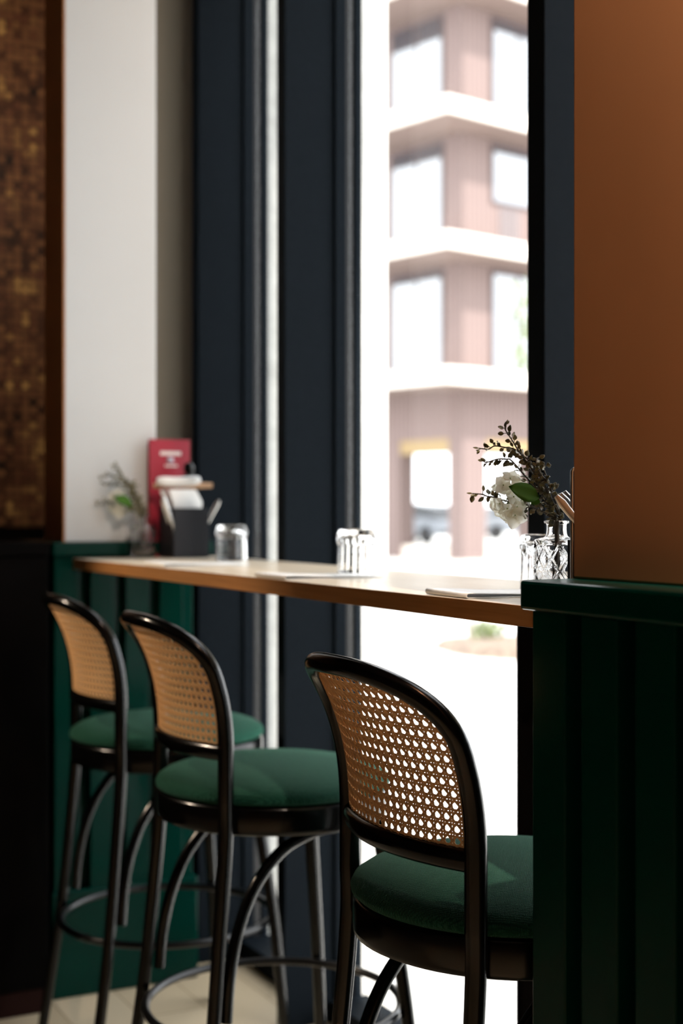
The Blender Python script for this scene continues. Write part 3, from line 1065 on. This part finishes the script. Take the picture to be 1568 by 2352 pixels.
def brick_mat(name, c1, c2, rib):
    m = principled(name, c1, 0.85, spec=0.2)
    mp = coords(m, (1, 1, 1))
    w = nd(m, 'ShaderNodeTexWave', wave_type='BANDS', bands_direction='DIAGONAL')
    w.inputs['Scale'].default_value = rib
    w.inputs['Distortion'].default_value = 0
    mp.inputs['Scale'].default_value = (1, 1, 0)
    lk(m, mp, 'Vector', w, 'Vector')
    r = ramp(m, w, 'Fac', [(0.2, c1), (0.8, c2)])
    lk(m, r, 'Color', bsdf(m), 'Base Color')
    return m
M['brick'] = brick_mat('rose_brick', srgb(112, 97, 94), srgb(134, 117, 113), 4.0)
M['slab'] = principled('cream_concrete', srgb(222, 214, 204), 0.85, spec=0.2)
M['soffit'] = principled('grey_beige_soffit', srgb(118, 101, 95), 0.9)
M['mirror_glass'] = principled('reflecting_window', srgb(40, 48, 60), 0.06, metal=0.0, spec=1.0, IOR=2.35)
M['win_frame'] = principled('brown_window_frame', srgb(84, 70, 70), 0.6)
M['ochre'] = principled('ochre_fascia', srgb(150, 128, 92), 0.8)
M['grille'] = principled('grey_grille', srgb(130, 120, 120), 0.7)

ca = math.radians(49.6)
rx = Vector((math.sin(ca) * K + math.cos(ca) * S, -math.sin(ca) * S + math.cos(ca) * K, 0))     # right face runs this way
D0 = 32.0
corner = Vector((D0 * S + 2.38 * K, D0 * K - 2.38 * S, 0))
bd = thing('apartment_building', 'rose brick corner apartment building with cream balcony slabs across the street', 'building', corner, math.atan2(rx.y, rx.x))
BW, BD_, WB, WA = 12.0, 8.0, 1.5, 1.0
F0, FH, TH = 4.03, 3.06, 0.40
def part(name, mat, boxes, parent=bd, bevel=0.0):
    mb = MB()
    for b in boxes: mb.box(*b)
    return mb.build(name, mat, parent, bevel)
for k in range(5):
    z = F0 + k * FH
    part('balcony_slab', M['slab'], [(0, BW, 0, BD_, z + 0.02, z + TH)], bevel=0.02)
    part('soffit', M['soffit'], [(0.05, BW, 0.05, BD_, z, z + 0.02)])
    if k < 4:
        part('storey_wall', M['brick'], [(WB, BW, WA, BD_, z + TH, z + FH)])
        z0, z1 = z + TH + 0.06, z + FH - 0.12
        # left face: two tall leaves
        f = part('window', M['win_frame'], [(WB - 0.05, WB + 0.02, 1.62, 3.44, z0, z1)])
        part('pane', M['mirror_glass'], [(WB - 0.065, WB - 0.045, 1.68, 2.48, z0 + 0.06, z1 - 0.06)], f)
        part('pane', M['mirror_glass'], [(WB - 0.065, WB - 0.045, 2.56, 3.38, z0 + 0.06, z1 - 0.06)], f)
        f = part('window', M['win_frame'], [(WB - 0.05, WB + 0.02, 4.6, 6.4, z0, z1)])
        part('pane', M['mirror_glass'], [(WB - 0.065, WB - 0.045, 4.66, 6.34, z0 + 0.06, z1 - 0.06)], f)
        # right face
        if k == 1:
            f = part('window', M['win_frame'], [(2.45, 4.3, WA - 0.05, WA + 0.02, z0 + 1.05, z1)])
            part('pane', M['mirror_glass'], [(2.51, 4.24, WA - 0.065, WA - 0.045, z0 + 1.11, z1 - 0.06)], f)
            part('grille', M['grille'], [(2.75 + 0.12 * i, 2.82 + 0.12 * i, WA - 0.05, WA + 0.01, z0, z0 + 1.0) for i in range(6)])
        else:
            f = part('window', M['win_frame'], [(2.45, 4.3, WA - 0.05, WA + 0.02, z0, z1)])
            part('pane', M['mirror_glass'], [(2.51, 3.30, WA - 0.065, WA - 0.045, z0 + 0.06, z1 - 0.06)], f)
            part('pane', M['mirror_glass'], [(3.38, 4.24, WA - 0.065, WA - 0.045, z0 + 0.06, z1 - 0.06)], f)
# open ground floor on brick pillars
part('ground_floor_beam', M['brick'], [(WB, BW, WA, BD_, 2.9, F0)])
for (x0, x1, y0, y1) in ((WB, 2.31, WA, 1.475), (WB, 2.0, 3.2, 4.1), (WB, 2.0, 6.6, 8.0), (3.95, 4.7, WA, 1.5), (7.5, 8.3, WA, 1.5),
                         (11, 12, WA, 1.5), (11, 12, 6.5, 8.0)):
    part('pillar', M['brick'], [(x0, x1, y0, y1, -0.02, 2.9)])
part('fascia', M['ochre'], [(WB + 0.02, WB + 0.25, 1.475, 3.2, 2.56, 2.9)])['label'] = 'ochre fascia'
part('fascia', M['ochre'], [(2.31, 3.95, WA + 0.02, WA + 0.25, 2.62, 2.9)])
part('low_wall', M['slab'], [(WB + 0.1, WB + 0.3, 1.475, 3.2, -0.02, 0.30), (2.31, 3.95, WA + 0.1, WA + 0.3, -0.02, 0.30)])

M['car_paint'] = principled('grey_car_paint', srgb(120, 124, 130), 0.3, metal=0.4)
M['car_glass'] = principled('dark_car_glass', srgb(30, 34, 40), 0.1)
M['tyre'] = principled('tyre', srgb(28, 28, 30), 0.8)
def car(label, loc, rz):
    t = thing('car', label, 'car', loc, rz, group='cars parked beyond the arcade')
    side = [(-2.1, 0.28), (-2.15, 0.62), (-1.9, 0.84), (-1.25, 0.92), (1.0, 0.95), (1.75, 0.82), (2.1, 0.62), (2.1, 0.28)]
    cab = [(-1.75, 0.90), (-1.2, 1.36), (-0.2, 1.46), (0.5, 1.40), (1.15, 0.92)]
    def prism(poly, w, mat, name, taper=1.0):
        n = len(poly)
        mb = MB()
        mb.add([(x, -w * (taper if z > 1.2 else 1), z) for x, z in poly] + [(x, w * (taper if z > 1.2 else 1), z) for x, z in poly],
               [tuple(range(n)), tuple(reversed(range(n, 2 * n)))] + [(i, n + i, n + (i + 1) % n, (i + 1) % n) for i in range(n)])
        return mb.build(name, mat, t, 0.05)
    prism(side, 0.86, M['car_paint'], 'body')
    prism(cab, 0.78, M['car_glass'], 'cabin', 0.85)
    for sx in (-1.35, 1.35):
        for sy in (-0.8, 0.8):
            MB().tube([(sx, sy - 0.1, 0.32), (sx, sy + 0.1, 0.32)], 0.32, 20).build('wheel', M['tyre'], t)
    return t
c1 = P(962, 1200, 52.0); c2 = P(1190, 1200, 58.0)
c1.z = c2.z = -0.02
car('grey car seen through the left opening of the brick arcade', c1, math.radians(100))
car('grey car seen through the right opening, behind the white flower', c2, math.radians(-10))

# planting bed, bollard and young tree on the pavement
M['mulch'] = speckle(principled('bark_mulch', srgb(120, 104, 92), 0.9), srgb(92, 78, 68), srgb(146, 128, 112), 14, 0.4, 0.01)
M['shrub'] = speckle(principled('shrub_leaf', srgb(120, 146, 70), 0.6), srgb(104, 116, 76), srgb(138, 148, 104), 8)
M['bark'] = principled('pale_bark', srgb(150, 140, 118), 0.9)
b0 = P(1070, 1484, 12.4); b0.z = 0
bed = MB()
n = 40
ring = []
for k in range(n):
    a = 2 * math.pi * k / n
    ring.append((1.15 * math.cos(a) * (1 + 0.1 * math.sin(3 * a)), 0.9 * math.sin(a)))
bed.add([(x, y, -0.02) for x, y in ring] + [(x * 0.93, y * 0.93, 0.05) for x, y in ring] + [(0, 0, 0.09)],
        [(k, (k + 1) % n, n + (k + 1) % n, n + k) for k in range(n)] + [(n + k, n + (k + 1) % n, 2 * n) for k in range(n)], True)
bo = bed.build('planting_bed', M['mulch'])
bc = P(1292, 1478, 12.2); bc.z = 0
bo.location = bc
bo.rotation_euler = (0, 0, -YAW + math.radians(-18))
tag(bo, 'low brown planting bed on the pavement seen under the table', 'planting bed')
def leaf_cloud(mb, c, rad, count, size, rnd):
    for _ in range(count):
        v = Vector((rnd.gauss(0, 1), rnd.gauss(0, 1), rnd.gauss(0, 1))).normalized() * rnd.uniform(0.2, 1) ** 0.5
        p = Vector(c) + Vector((v.x * rad[0], v.y * rad[1], v.z * rad[2]))
        d = Vector((rnd.gauss(0, 1), rnd.gauss(0, 1), rnd.gauss(0, 1)))
        nn = Vector((rnd.gauss(0, 1), rnd.gauss(0, 1), rnd.gauss(0, 1)))
        leaf_shape(mb, p, d, nn, size * rnd.uniform(0.7, 1.3), size * rnd.uniform(0.4, 0.7))
rnd = random.Random(9)
sh = MB()
leaf_cloud(sh, (0, 0, 0.07), (0.20, 0.16, 0.07), 90, 0.07, rnd)
for x, y in ((0, 0), (0.1, 0.05), (-0.1, 0.03)):
    sh.tube([(x, y, -0.03), (x * 1.1, y, 0.08)], 0.008, 6)
so = sh.build('low_shrub', M['shrub'])
q = P(1122, 1455, 12.6); so.location = (q.x, q.y, 0.06)
tag(so, 'small green plant in the bed on the pavement', 'plant')
q = P(1083, 1480, 12.6)
bl = MB().lathe([(0, -0.02), (0.035, -0.02), (0.035, 0.70), (0.028, 0.73), (0.0, 0.74)], 20).build('bollard', principled('pale_bollard', srgb(226, 222, 208), 0.6))
bl.location = (q.x, q.y, 0)
tag(bl, 'slim pale bollard on the pavement seen through the window', 'bollard')
tr = thing('young_tree', 'young tree whose pale leaves show at the right edge of the window', 'tree', (0, 0, 0))
q = P(1262, 1400, 15.0)
tr.location = (q.x, q.y, -0.02)
MB().tube(smooth_path([(0, 0, 0), (0.02, 0, 1.2), (-0.02, 0.02, 2.4), (0, 0, 3.6)], 5), [0.05 - 0.0018 * i for i in range(16)], 10).build('trunk', M['bark'], tr)
lc = MB()
leaf_cloud(lc, (0, 0, 3.1), (0.42, 0.42, 0.75), 420, 0.10, rnd)
lc.build('foliage', M['shrub'], tr)
